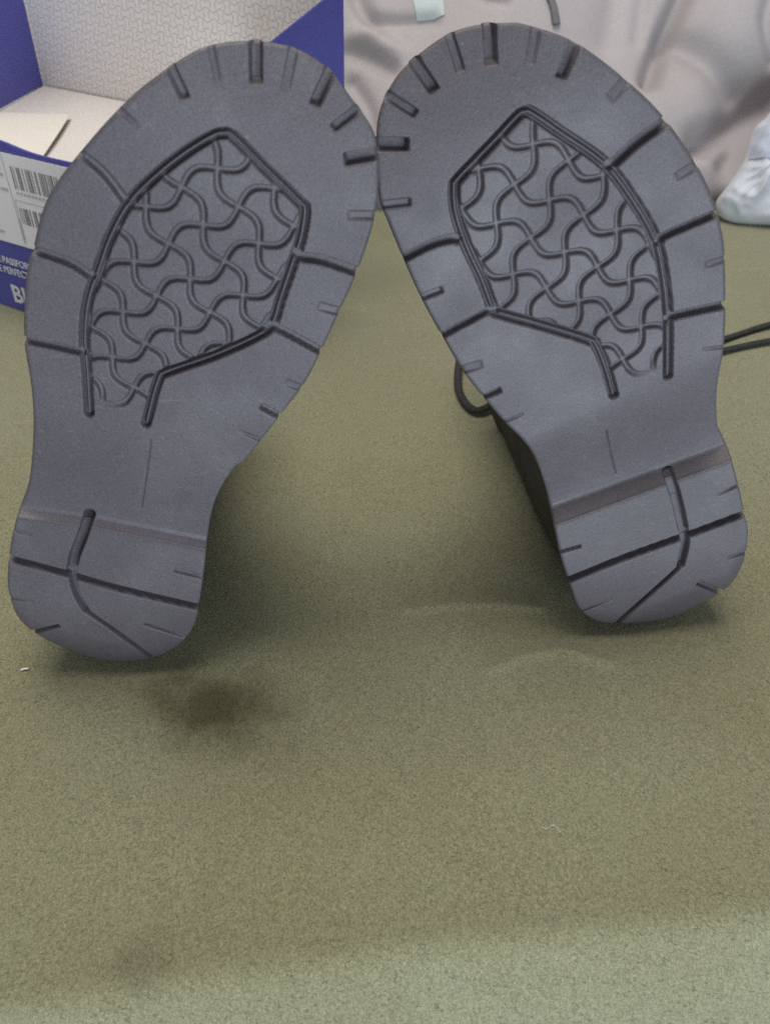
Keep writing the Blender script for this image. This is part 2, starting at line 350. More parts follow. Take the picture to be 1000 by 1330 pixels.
def build_boot(name, label, outl, frame, grooves, notches, heel_gr, breast, lattice, contact, yaw, tilt, lean, step):
    y, t = math.radians(yaw), math.radians(tilt)
    n = np.array([math.sin(y)*math.cos(t), -math.cos(y)*math.cos(t), math.sin(t)])
    X0 = on_z(*contact) + n*0.0072
    e1 = np.cross([0, 0, 1.0], n); e1 /= np.linalg.norm(e1); e2 = np.cross(n, e1)
    a = math.radians(lean)
    ev = e2*math.cos(a)+e1*math.sin(a); eu = e1*math.cos(a)-e2*math.sin(a)      # along / across the sole
    def loc2(P):
        D = rays(P); s = ((X0-CAM)@n)/(D@n); X = CAM+D*s[:, None]-X0
        return np.c_[X@eu, X@ev]
    def pxm(p):                                # metres per photo pixel at that point of the sole
        D = rays([p])[0]; return float(((X0-CAM)@n)/(D@n))/FPX
    O = catmull(loc2(outl), 8, True)
    vmin, vmax = O[:, 1].min(), O[:, 1].max(); L = vmax-vmin
    th = np.linspace(0, 1, 760)
    k = 0.5-0.5*np.cos(math.pi*th); vs = vmin + L*(0.00002+0.99996*(0.35*k+0.65*th))
    end = 0.06
    # denser rows at both rounded ends
    th = np.concatenate([end*(1-np.cos(np.linspace(0, math.pi/2, 70)))[1:], np.linspace(end, 1-end, 640)[1:-1], 1-end*(1-np.cos(np.linspace(0, math.pi/2, 70)))[::-1][:-1]])
    vs = vmin+L*th
    lo = np.full(len(vs), 1e9); hi = np.full(len(vs), -1e9)
    for i in range(len(O)):
        p, q = O[i], O[(i+1) % len(O)]
        if abs(q[1]-p[1]) < 1e-12: continue
        f = (vs-p[1])/(q[1]-p[1]); ok = (f >= 0) & (f <= 1); u = p[0]+f*(q[0]-p[0])
        lo[ok] = np.minimum(lo[ok], u[ok]); hi[ok] = np.maximum(hi[ok], u[ok])
    NC = 250
    c = np.linspace(0, 1, NC)
    U = lo[:, None]+(hi-lo)[:, None]*c[None]; Vv = np.repeat(vs[:, None], NC, 1)
    # ---- relief
    dep = np.zeros_like(U)
    def groove(P, wpx, mm, soft=0.6):
        nonlocal dep
        w = wpx*pxm(P[len(P)//2])/2; Q = loc2(catmull(P, 5) if len(P) > 2 else P)
        box = (U > Q[:, 0].min()-2*w) & (U < Q[:, 0].max()+2*w) & (Vv > Q[:, 1].min()-2*w) & (Vv < Q[:, 1].max()+2*w)
        d = seg_dist(U[box], Vv[box], Q); tmp = dep[box]
        dep[box] = np.maximum(tmp, mm*1.35e-3*(1-sstep(min(soft*w, w-0.0008), w, d)))
    fr = frame[0]; FQ = loc2(catmull(fr, 5)); wf = 15*pxm(fr[len(fr)//2])/2
    dF = seg_dist(U, Vv, FQ)
    prof = 3.8e-3*(1-sstep(wf*0.80, wf*1.08, dF)) - 2.7e-3*(1-sstep(wf*0.08, wf*0.58, dF))
    fade = sstep(vmin+0.37*L, vmin+0.44*L, Vv)                         # the field runs out towards the waist
    dep = np.maximum(dep, prof*np.clip(fade+0.25, 0, 1))
    inn = inside(U, Vv, FQ) & (dF > wf*0.8)
    idx = np.array([l[1] for l in lattice], float); LP = loc2([l[0] for l in lattice])
    A = np.c_[idx, np.ones(len(idx))]; co, *_ = np.linalg.lstsq(A, LP, rcond=None)
    Mi = np.linalg.inv(co[:2].T); ij = np.stack([U-co[2, 0], Vv-co[2, 1]], -1)@Mi.T
    # local refinement: pull the regular lattice onto the traced crossings
    res = LP - A@co
    du = np.zeros_like(U); dv = np.zeros_like(U); ws = np.full(U.shape, 0.35)
    for (pu, pv), (ru, rv) in zip(LP, res):
        w = np.exp(-((U-pu)**2+(Vv-pv)**2)/(2*0.011**2)); du += w*ru; dv += w*rv; ws += w
    ij = np.stack([U-du/ws-co[2, 0], Vv-dv/ws-co[2, 1]], -1)@Mi.T
    sp = np.sqrt(abs(np.linalg.det(co[:2])))
    sa, sb = np.sin(math.pi*ij[..., 0]), np.sin(math.pi*ij[..., 1]); ca, cb = np.cos(math.pi*ij[..., 0]), np.cos(math.pi*ij[..., 1])
    K = 0.68
    F1 = sb+K*sa; g1 = np.hypot(cb, K*ca)*math.pi/sp
    F2 = sa-K*sb; g2 = np.hypot(ca, K*cb)*math.pi/sp
    dl = np.minimum(np.abs(F1)/(g1+0.25*math.pi/sp), np.abs(F2)/(g2+0.25*math.pi/sp))
    wl = 1.15e-3
    wav = 2.3e-3*(1-sstep(wl*0.40, wl*1.0, dl))*inn*sstep(0.003, 0.010, seg_dist(U, Vv, np.array([FQ[0], FQ[-1]])))*np.clip(fade, 0, 1)
    dep = np.maximum(dep, wav)
    for g in grooves: groove(*g)
    for g in heel_gr: groove(*g, soft=0.62)
    for p, q, wpx, mm in notches:
        Q = loc2([p, q]); w = wpx*pxm(q)/2; ax = Q[1]-Q[0]; ln = np.linalg.norm(ax); ax = ax/ln
        al = (U-Q[0, 0])*ax[0]+(Vv-Q[0, 1])*ax[1]; pe = np.abs(-(U-Q[0, 0])*ax[1]+(Vv-Q[0, 1])*ax[0])
        m = (1-sstep(max(0.15*w, min(0.66*w, w-0.0008)), w, pe))*(1-sstep(ln-0.7*w, ln, al))*(al > -0.004)
        taper = 1.0 if mm > 1.5 else np.clip(1.3-al/ln, 0.35, 1)
        dep = np.maximum(dep, (mm*1.2+0.25)*1e-3*m*taper)
    # ---- broad form: hollow waist, heel breast, toe spring
    def crossv(line):
        Q = loc2(line); o = np.argsort(Q[:, 0]); return np.interp(U, Q[o, 0], Q[o, 1])
    vt, vb = crossv(breast[0]), crossv(breast[1])
    hollow = step*(1-sstep(0.0, 1.0, (Vv-vt)/(vmin+0.46*L-vt)))*(Vv >= vt) + step*np.clip((Vv-vb)/(vt-vb), 0, 1)*((Vv < vt) & (Vv > vb))
    spring = 0.010*sstep(vmin+0.80*L, vmax+0.02, Vv)**1.5
    heelup = 0.003*(1-sstep(vmin, vmin+0.05*L, Vv))
    macro = hollow+spring
    inn_step = np.minimum(np.abs(Vv-vb), 1)                             # a thin moulded lip along the breast
    dep = dep - 0.0005*np.exp(-((Vv-vb)/0.0007)**2) - 0.0004*np.exp(-((Vv-vt)/0.0007)**2)
    dO = np.full(U.shape, 1e9)
    near = np.minimum(c, 1-c)[None]*(hi-lo)[:, None] < 0.02
    near |= (Vv < vmin+0.03) | (Vv > vmax-0.03)
    dO[near] = seg_dist(U[near], Vv[near], np.vstack([O[::2], O[:1]]))
    r = 0.0016
    edge = r*(1-np.sqrt(np.clip(1-((r-np.clip(dO, 0, r))/r)**2, 0, 1)))*0.8
    rh = 0.0075                                                          # the strike zone of the heel is worn round
    hb = 1-sstep(vmin+0.02*L, vmin+0.10*L, Vv)
    heelup = heelup + 0.0048*hb*(1-np.sqrt(np.clip(1-((rh-np.clip(dO, 0, rh))/rh)**2, 0, 1)))
    P = X0 + U[..., None]*eu + Vv[..., None]*ev
    Dr = P-CAM; Dr = Dr/np.abs(Dr@n)[..., None]
    PM = P + Dr*(macro+heelup)[..., None]
    PF = PM - n*(dep+edge)[..., None]
    nr = len(vs)
    Vt = PF.reshape(-1, 3)
    i = np.arange(nr-1)[:, None]*NC+np.arange(NC-1)[None]
    F = np.stack([i, i+1, i+NC+1, i+NC], -1).reshape(-1, 4)
    # ---- side wall
    loop = np.concatenate([np.arange(NC), np.arange(1, nr)*NC+NC-1, (nr-1)*NC+np.arange(NC-2, -1, -1), np.arange(nr-2, 0, -1)*NC])
    B2 = np.c_[U.ravel()[loop], Vv.ravel()[loop]]; BM = PM.reshape(-1, 3)[loop]
    tg = np.roll(B2, -6, 0)-np.roll(B2, 6, 0); tg /= np.linalg.norm(tg, axis=1)[:, None]+1e-12
    inw = -tg[:, 1:2]*eu + tg[:, 0:1]*ev
    rings = []
    for dd, ins in ((0.0066, 0.0006), (0.0076, 0.0010), (0.0082, 0.0020), (0.0095, 0.0020), (0.0102, 0.0012), (0.016, 0.0030), (0.017, 0.010)):
        rings.append(BM - n*dd + inw*ins)
    m = len(loop); base = len(Vt); Vall = [Vt]; FF = [F]; prev = loop
    for rg in rings:
        cur = base+np.arange(m); base += m; Vall.append(rg)
        FF.append(np.stack([prev, cur, np.roll(cur, -1), np.roll(prev, -1)], -1)[:, ::1]); prev = cur
    Vall = np.concatenate(Vall); FF = np.concatenate(FF)
    root = thing(name, label, 'boot', X0, 'pair of dark boots propped on their heels')
    mesh_obj('outsole', Vall, FF, RUBBER, root, True, X0)
    # ---- upper: closed sections parallel to the sole, foot first then the ankle shaft
    sel = np.linspace(0, m, 120, endpoint=False).astype(int)
    # arc-length resample of the outline
    dl_ = np.r_[0, np.cumsum(np.linalg.norm(np.diff(np.vstack([B2, B2[:1]]), axis=0), axis=1))]
    ss = np.linspace(0, dl_[-1], 120, endpoint=False); sel = np.searchsorted(dl_, ss).clip(0, m-1)
    S = B2[sel]; mid = np.interp(S[:, 1], vs, (lo+hi)/2)
    um = mid; half = S[:, 0]-um
    Vv_ = S[:, 1]-vmin
    def section(d):
        e = np.interp(d, [0.0, 0.030, 0.045, 0.060, 0.075, 0.095, 0.115, 0.145, 0.185], [0.965, 0.955, 0.90, 0.80, 0.70, 0.60, 0.52, 0.48, 0.47])
        w = np.interp(d, [0.0, 0.03, 0.06, 0.09, 0.12, 0.185], [0.92, 0.96, 1.00, 1.02, 1.02, 1.02])
        v0 = np.interp(d, [0.0, 0.04, 0.10, 0.185], [0.006, 0.004, 0.012, 0.008])
        nv = v0+Vv_*(e-v0/L)
        # width of the section follows the sole width at the compressed length, closing to a round front
        lw = np.interp(vmin+nv, vs, (hi-lo)/2); mm_ = np.interp(vmin+nv, vs, (hi+lo)/2)
        q = np.clip(Vv_/L, 0, 1); frn = np.sqrt(np.clip(1-((q-0.62)/0.38).clip(0, 1)**2, 0, 1))
        orig = np.interp(S[:, 1], vs, (hi-lo)/2)
        rel = half/np.maximum(orig, 1e-4)
        hw = np.where(q > 0.62, np.interp(vmin+v0+0.62*L*(e-v0/L), vs, (hi-lo)/2)*frn*0.5+lw*0.5*frn, lw)
        hw = np.where(q < 0.05, orig*0.97, hw)
        return mm_+rel*hw*w, vmin+nv
    ds = np.concatenate([np.linspace(0.015, 0.06, 14), np.linspace(0.065, 0.178, 20)])
    Vu = []
    for d in ds:
        uu, vv = section(d)
        vv = vv - 0.015*0
        p = X0+uu[:, None]*eu+vv[:, None]*ev-n*d
        p[:, 2] = np.maximum(p[:, 2], 0.0015+0.002*np.sin(d*90))
        Vu.append(p)
    ns = len(ds); Vu = np.concatenate(Vu); kk = 120
    Fu = []
    for r_ in range(ns-1):
        for j in range(kk): Fu.append((r_*kk+j, (r_+1)*kk+j, (r_+1)*kk+(j+1) % kk, r_*kk+(j+1) % kk))
    # toe cap top: fold the section front closed by fanning the first ring (hidden against the sole)
    Fu.append(tuple(range(kk)))
    up = mesh_obj('upper', Vu, Fu, LEATHER, root, True, X0)
    # padded collar and dark lining inside it
    top = Vu[-kk:]; cen = top.mean(0)
    Vc = []; Fc = []
    steps = [(0, 0), (0.0025, 0.006), (-0.001, 0.011), (-0.006, 0.010), (-0.008, 0.002), (-0.009, -0.03), (-0.010, -0.07)]
    for off, dd in steps:
        di = top-cen; di /= np.linalg.norm(di, axis=1)[:, None]
        q = top+di*off-n*dd; q[:, 2] = np.maximum(q[:, 2], 0.0022); Vc.append(q)
    for r_ in range(len(steps)-1):
        for j in range(kk): Fc.append((r_*kk+j, (r_+1)*kk+j, (r_+1)*kk+(j+1) % kk, r_*kk+(j+1) % kk))
    Fc.append(tuple((len(steps)-1)*kk+j for j in range(kk)))
    mesh_obj('collar', np.concatenate(Vc), Fc, LINING, root, True, X0)
    # ---- instep: tongue, eyelets and crossed laces
    def front(d, du=0.0, lift=0.0):
        uu, vv = section(d); j = np.argmax(vv); 
        fr_ = np.argsort(np.abs(uu-uu[j]-du)+ (vv < vv.mean())*9)[0]
        return X0+uu[fr_]*eu+(vv[fr_]+lift)*ev-n*d
    dE = np.linspace(0.068, 0.165, 6); eye = []
    for d in dE:
        row = []
        for s in (-1, 1):
            p = front(d, s*0.011, 0.0010); row.append(p)
            ring = [p+eu*math.cos(w)*0.0028*1.0+(-n)*math.sin(w)*0.0028+ev*0.0008 for w in np.linspace(0, 2*math.pi, 9)]
            tube('eyelet', ring, 0.0009, METAL, root, X0, 6, 1.0, 2)
        eye.append(row)
    zig = []
    for kx in range(len(dE)-1):
        for s in (0, 1):
            a_, b_ = eye[kx][s], eye[kx+1][1-s]; mdl = (a_+b_)/2+ev*(0.003+0.0015*s)
            tube('lace', [a_, mdl, b_], 0.0019, LACE, root, X0, 8, 0.7, 5)
    tl = [front(d, s*0.012, 0.003) for d in (0.15, 0.172) for s in (-1, 1)]
    tg0, tg1 = tl[0], tl[1]
    Vg = []; nx, ny = 9, 8
    for iy in range(ny):
        for ix in range(nx):
            f_, g_ = ix/(nx-1), iy/(ny-1)
            p = tg0*(1-f_)+tg1*f_ + (-n)*(g_*0.055) + ev*(0.004*math.sin(math.pi*f_)+0.012*g_*g_)
            Vg.append(p)
    Vg2 = [p-ev*0.004 for p in Vg]; Q = nx*ny
    Fg = []
    for iy in range(ny-1):
        for ix in range(nx-1):
            b0 = iy*nx+ix; Fg.append((b0, b0+1, b0+nx+1, b0+nx)); Fg.append((Q+b0, Q+b0+nx, Q+b0+nx+1, Q+b0+1))
    bd = [ix for ix in range(nx)]+[iy*nx+nx-1 for iy in range(1, ny)]+[(ny-1)*nx+ix for ix in range(nx-2, -1, -1)]+[iy*nx for iy in range(ny-2, 0, -1)]
    for b0, b1 in zip(bd, bd[1:]+bd[:1]): Fg.append((b0, Q+b0, Q+b1, b1))
    mesh_obj('tongue', Vg+Vg2, Fg, LEATHER, root, True, X0)
    return root, eye, X0

def bedp(x, y, dz=0.003):
    p = on_z(x, y); return np.array([p[0], p[1], float(bed_z(np.array([p[0]]), np.array([p[1]]))[0])+dz])

rootL, eyeL, XL = build_boot('boot', 'dark grey lugged boot sole facing out, nearer to the blue shoe box', OUT_L, FRAME_L, G_L, N_L, H_L, B_L, LAT_L, (160, 862), 4, 4, 25.3, 0.0035)
rootR, eyeR, XR = build_boot('boot', 'boot on the side of the white pillow, black laces trailing out beside its sole', OUT_R, FRAME_R, G_R, N_R, H_R, B_R, LAT_R, (810, 812), 5, 7, -25.3, 0.0085)
# trailing laces of the second boot
e0, e1_ = eyeR[-1]
tube('lace', [e0, e0+np.array([-0.02, 0.01, -0.01]), bedp(640, 430, 0.03), bedp(602, 468, 0.012), bedp(594, 500, 0.004), bedp(600, 526, 0.004), bedp(616, 541, 0.004), bedp(636, 536, 0.005), bedp(668, 520, 0.01), e0+np.array([-0.01, -0.02, -0.02]), e0], 0.0028, LACE, rootR, XR, 10, 0.8)
tube('lace', [e1_, e1_+np.array([0.02, 0.0, -0.015]), bedp(880, 478, 0.02), bedp(938, 446, 0.003), bedp(1000, 426, 0.003), bedp(1075, 412, 0.003), bedp(1105, 424, 0.003), bedp(1070, 438, 0.003), bedp(1000, 447, 0.003), bedp(938, 461, 0.003), bedp(890, 480, 0.01), e1_+np.array([0.01, -0.02, -0.02]), e1_], 0.0026, LACE, rootR, XR, 10, 0.8)
eL0, eL1 = eyeL[-1]
tube('lace', [eL0, eL0+np.array([0.012, 0.01, 0.004]), eL0+np.array([0.024, -0.01, -0.02]), eL0+np.array([0.01, -0.03, -0.02]), eL0], 0.0022, LACE, rootL, XL, 10, 0.8)

# ------------------------------------------------------------------ shoe box
TH = math.radians(-30)
EE = np.array([math.cos(TH), math.sin(TH), 0]); MM = np.array([-math.sin(TH), math.cos(TH), 0]); ZZ = np.array([0, 0, 1.0])
BO = np.array([-0.300, 0.663, 0.0])
def bp(s, m, z): return BO+EE*s+MM*m+ZZ*z
S0, S1, DEP, HT, TK = -0.072, 0.214, 0.137, 0.1375, 0.0022
SL = 0.233
broot = thing('shoe_box', 'open blue cardboard shoe box with white barcode label and patterned lid lining', 'shoe box', bp(0.08, 0.07, 0))
def slab(name, c4, nrm, t, m, parent=broot, uv=None, nx=1, ny=1, bend=None):
    """A sheet with thickness from four corners (bilinear), optional bend(f, g) along the normal."""
    c4 = [np.array(c, float) for c in c4]; nrm = np.array(nrm, float)
    V = []
    for side in (0, 1):
        for iy in range(ny+1):
            for ix in range(nx+1):
                f, g = ix/nx, iy/ny
                p = (c4[0]*(1-f)+c4[1]*f)*(1-g)+(c4[3]*(1-f)+c4[2]*f)*g
                if bend is not None: p = p+bend(f, g)
                V.append(p-nrm*t*side)
    Q = (nx+1)*(ny+1); F = []
    for iy in range(ny):
        for ix in range(nx):
            b = iy*(nx+1)+ix; F.append((b, b+1, b+nx+2, b+nx+1)); F.append((Q+b, Q+b+nx+1, Q+b+nx+2, Q+b+1))
    bd = list(range(nx+1))+[iy*(nx+1)+nx for iy in range(1, ny+1)]+[ny*(nx+1)+ix for ix in range(nx-1, -1, -1)]+[iy*(nx+1) for iy in range(ny-1, 0, -1)]
    for a, b in zip(bd, bd[1:]+bd[:1]): F.append((a, Q+a, Q+b, b))
    o = mesh_obj(name, V, F, m, parent, False, bp(0.08, 0.07, 0) if parent is broot else None)
    if uv:
        lay = o.data.uv_layers.new(name='UVMap'); sx, sy = uv
        for l in o.data.loops:
            k = l.vertex_index % Q; lay.data[l.index].uv = ((k % (nx+1))/nx*sx, (k//(nx+1))/ny*sy)
    return o
rim = lambda f, g: ZZ*(g*(0.0035*math.exp(-((f-0.34)/0.09)**2)+0.0012*math.sin(9*f)-0.002))
slab('front_wall', [bp(S0, 0, 0.0005), bp(S1, 0, 0.0005), bp(S1, 0, HT), bp(S0, 0, HT)], -MM, TK, BLUE, nx=40, ny=1, bend=rim)
slab('front_rim', [bp(S0, 0.0004, HT+0.0003), bp(S1, 0.0004, HT+0.0003), bp(S1, 0.0040, HT-0.0010), bp(S0, 0.0040, HT-0.0010)], ZZ, 0.0006, BLUE, nx=40, ny=1,
     bend=lambda f, g: ZZ*(0.0035*math.exp(-((f-0.34)/0.09)**2)+0.0012*math.sin(9*f)-0.002))
slab('back_wall', [bp(S0, DEP, 0.0005), bp(S1, DEP, 0.0005), bp(S1, DEP, HT-0.012), bp(S0, DEP, HT-0.012)], MM, TK, BLUE)
slab('side_wall', [bp(S0, TK+0.0003, 0.0005), bp(S0, DEP-TK, 0.0005), bp(S0, DEP-TK, HT-0.001), bp(S0, TK+0.0003, HT-0.001)], -EE, TK, BLUE)
slab('side_wall', [bp(S1, TK+0.0003, 0.0005), bp(S1, DEP-TK, 0.0005), bp(S1, DEP-TK, HT-0.001), bp(S1, TK+0.0003, HT-0.001)], EE, TK, BLUE)
slab('base', [bp(S0+0.003, 0.003, 0.003), bp(S1-0.003, 0.003, 0.003), bp(S1-0.003, DEP-0.003, 0.003), bp(S0+0.003, DEP-0.003, 0.003)], ZZ, 0.002, CARD_IN)
LH = 0.26
HZ = HT-0.006
slab('lid_panel', [bp(S0, DEP+0.0006, HZ), bp(SL, DEP+0.0006, HZ), bp(SL, DEP+0.0006, HT+LH), bp(S0, DEP+0.0006, HT+LH)], -MM, TK, LINED, uv=(SL-S0, LH), nx=20, ny=12,
     bend=lambda f, g: MM*(0.003*math.sin(math.pi*f)*math.sin(math.pi*g)))
# side flaps of the lid, blue on the side we see
lf = on_z(-40, 163, HZ)
slab('lid_flap', [bp(S0+0.0016, DEP, HZ), bp(S0+0.0016, DEP, HT+LH), np.array([lf[0], lf[1], HT+LH+0.01]), lf], np.array([0.5, 0.86, 0]), TK, BLUE)
def on_wall(px, py, P0, d):
    nn = np.cross(d, ZZ); D = rays([(px, py)])[0]; return CAM+D*(((P0-CAM)@nn)/(D@nn))
RB = bp(SL+0.001, DEP-0.002, HT); gd = -MM*0.8-EE*0.42
slab('lid_flap', [on_wall(448, 175, RB, gd), on_wall(446, -19, RB, gd), on_wall(340, 66, RB, gd), on_wall(345, 160, RB, gd)], np.array([0.9, 0.4, 0]), TK, BLUE)
# label with its print
lab_t = 0.0007
def fpt(s, z, off): return bp(s, -off, z)
slab('label', [fpt(S0+0.012, 0.0605, lab_t), fpt(0.172, 0.0605, lab_t), fpt(0.172, 0.1310, lab_t), fpt(S0+0.012, 0.1310, lab_t)], -MM, 0.0005, LABEL)
def pmesh(name, rects, m, off=0.0010):
    V = []; F = []
    for s0, z0, s1, z1 in rects:
        b = len(V)
        V += [fpt(s0, z0, off), fpt(s1, z0, off), fpt(s1, z1, off), fpt(s0, z1, off)]
        V += [fpt(s0, z0, off-0.00015), fpt(s1, z0, off-0.00015), fpt(s1, z1, off-0.00015), fpt(s0, z1, off-0.00015)]
        F += [(b, b+1, b+2, b+3), (b, b+4, b+5, b+1), (b+1, b+5, b+6, b+2), (b+2, b+6, b+7, b+3), (b+3, b+7, b+4, b)]
    return mesh_obj(name, V, F, m, broot, False, bp(0.08, 0.07, 0))
rnd = random.Random(5)
def bars(s0, z0, s1, z1):
    out = []; s = s0
    while s < s1:
        w = rnd.choice([0.0006, 0.0006, 0.0011, 0.0017]); out.append((s, z0, min(s+w, s1), z1)); s += w+rnd.choice([0.0007, 0.0009, 0.0015, 0.0024])
    return out
pmesh('barcode', bars(0.038, 0.106, 0.084, 0.1225), INK)
pmesh('barcode', bars(0.036, 0.0795, 0.070, 0.0920), INK)
pmesh('ruled_line', [(0.0315, 0.062, 0.0320, 0.1300), (0.0335, 0.0972, 0.110, 0.0976), (0.0335, 0.064, 0.0341, 0.0965), (0.0325, 0.066, 0.0330, 0.083)], INK2)
def txt(name, s, size, m, off_s, z, space=1.0, bold=0.0, off=0.0012):
    cu = bpy.data.curves.new(name, 'FONT'); cu.body = s; cu.size = size; cu.extrude = 0.0001; cu.space_character = space; cu.offset = bold
    cu.resolution_u = 3
    cu.materials.append(m); tmp = bpy.data.objects.new('text_source', cu); C.objects.link(tmp)
    me = bpy.data.meshes.new_from_object(tmp.evaluated_get(bpy.context.evaluated_depsgraph_get())); me.name = name
    bpy.data.objects.remove(tmp); bpy.data.curves.remove(cu)
    P = fpt(off_s, z, off); R = Matrix((tuple(EE), (0, 0, 1), tuple(-MM))).transposed().to_4x4(); R.translation = Vector(P)-Vector(broot.location)
    me.transform(R)
    o = bpy.data.objects.new(name, me); C.objects.link(o); o.parent = broot
    return o
txt('lettering', 'PERFEKTE PASSFORM.', 0.0080, WHITE_PRINT, -0.0335, 0.0415, 0.90, 0.0001)
txt('lettering', 'THE PERFECT FIT.', 0.0080, WHITE_PRINT, -0.0170, 0.0330, 0.90, 0.0001)
txt('lettering', 'BIRKENSTOCK', 0.0210, WHITE_PRINT, 0.0000, 0.0085, 1.0, 0.0005)
pmesh('print_lines', [(x, z, x+w, z+0.0022) for z, x0, w_ in ((0.1235, 0.004, 0.022), (0.1185, 0.0, 0.027), (0.1135, 0.002, 0.026), (0.108, 0.0, 0.016), (0.1025, 0.0, 0.029), (0.084, -0.01, 0.020), (0.072, -0.01, 0.018), (0.0675, -0.012, 0.024)) for x, w in ((x0, w_*0.4), (x0+w_*0.46, w_*0.25), (x0+w_*0.76, w_*0.24))], INK2)
pmesh('print_lines', [(0.038+0.0037*k, 0.1022, 0.038+0.0037*k+0.0024, 0.1040) for k in range(12)], INK2)
# tissue inside the box and a plain paper flap over it
def sag(f, g): return ZZ*(-0.004*math.sin(math.pi*f)*math.sin(math.pi*g)+0.0010*math.sin(14*f+5*g)*math.sin(math.pi*g))
ti = slab('tissue_paper', [bp(S0+0.004, 0.006, HT-0.009), bp(S1-0.004, 0.006, HT-0.009), bp(S1-0.004, DEP-0.001, HT-0.006), bp(S0+0.004, DEP-0.001, HT-0.006)], ZZ, 0.0005, TISSUE, parent=None, uv=(S1-S0, DEP), nx=40, ny=20, bend=sag)
ti['label'] = 'beige patterned tissue paper folded inside the open blue box'; ti['category'] = 'tissue paper'
fa, fb, fc_, fd = bp(0.012, 0.087, HT-0.004), bp(0.066, 0.007, HT-0.006), bp(-0.062, 0.007, HT-0.006), bp(-0.062, 0.045, HT-0.004)
pf = slab('paper_sheet', [fc_, fb, fa, fd], ZZ, 0.0004, PAPER, parent=None, nx=8, ny=6, bend=lambda f, g: ZZ*(0.0012*math.sin(3*f+2*g)))
pf['label'] = 'plain cream paper corner lying on the patterned tissue in the box'; pf['category'] = 'paper'

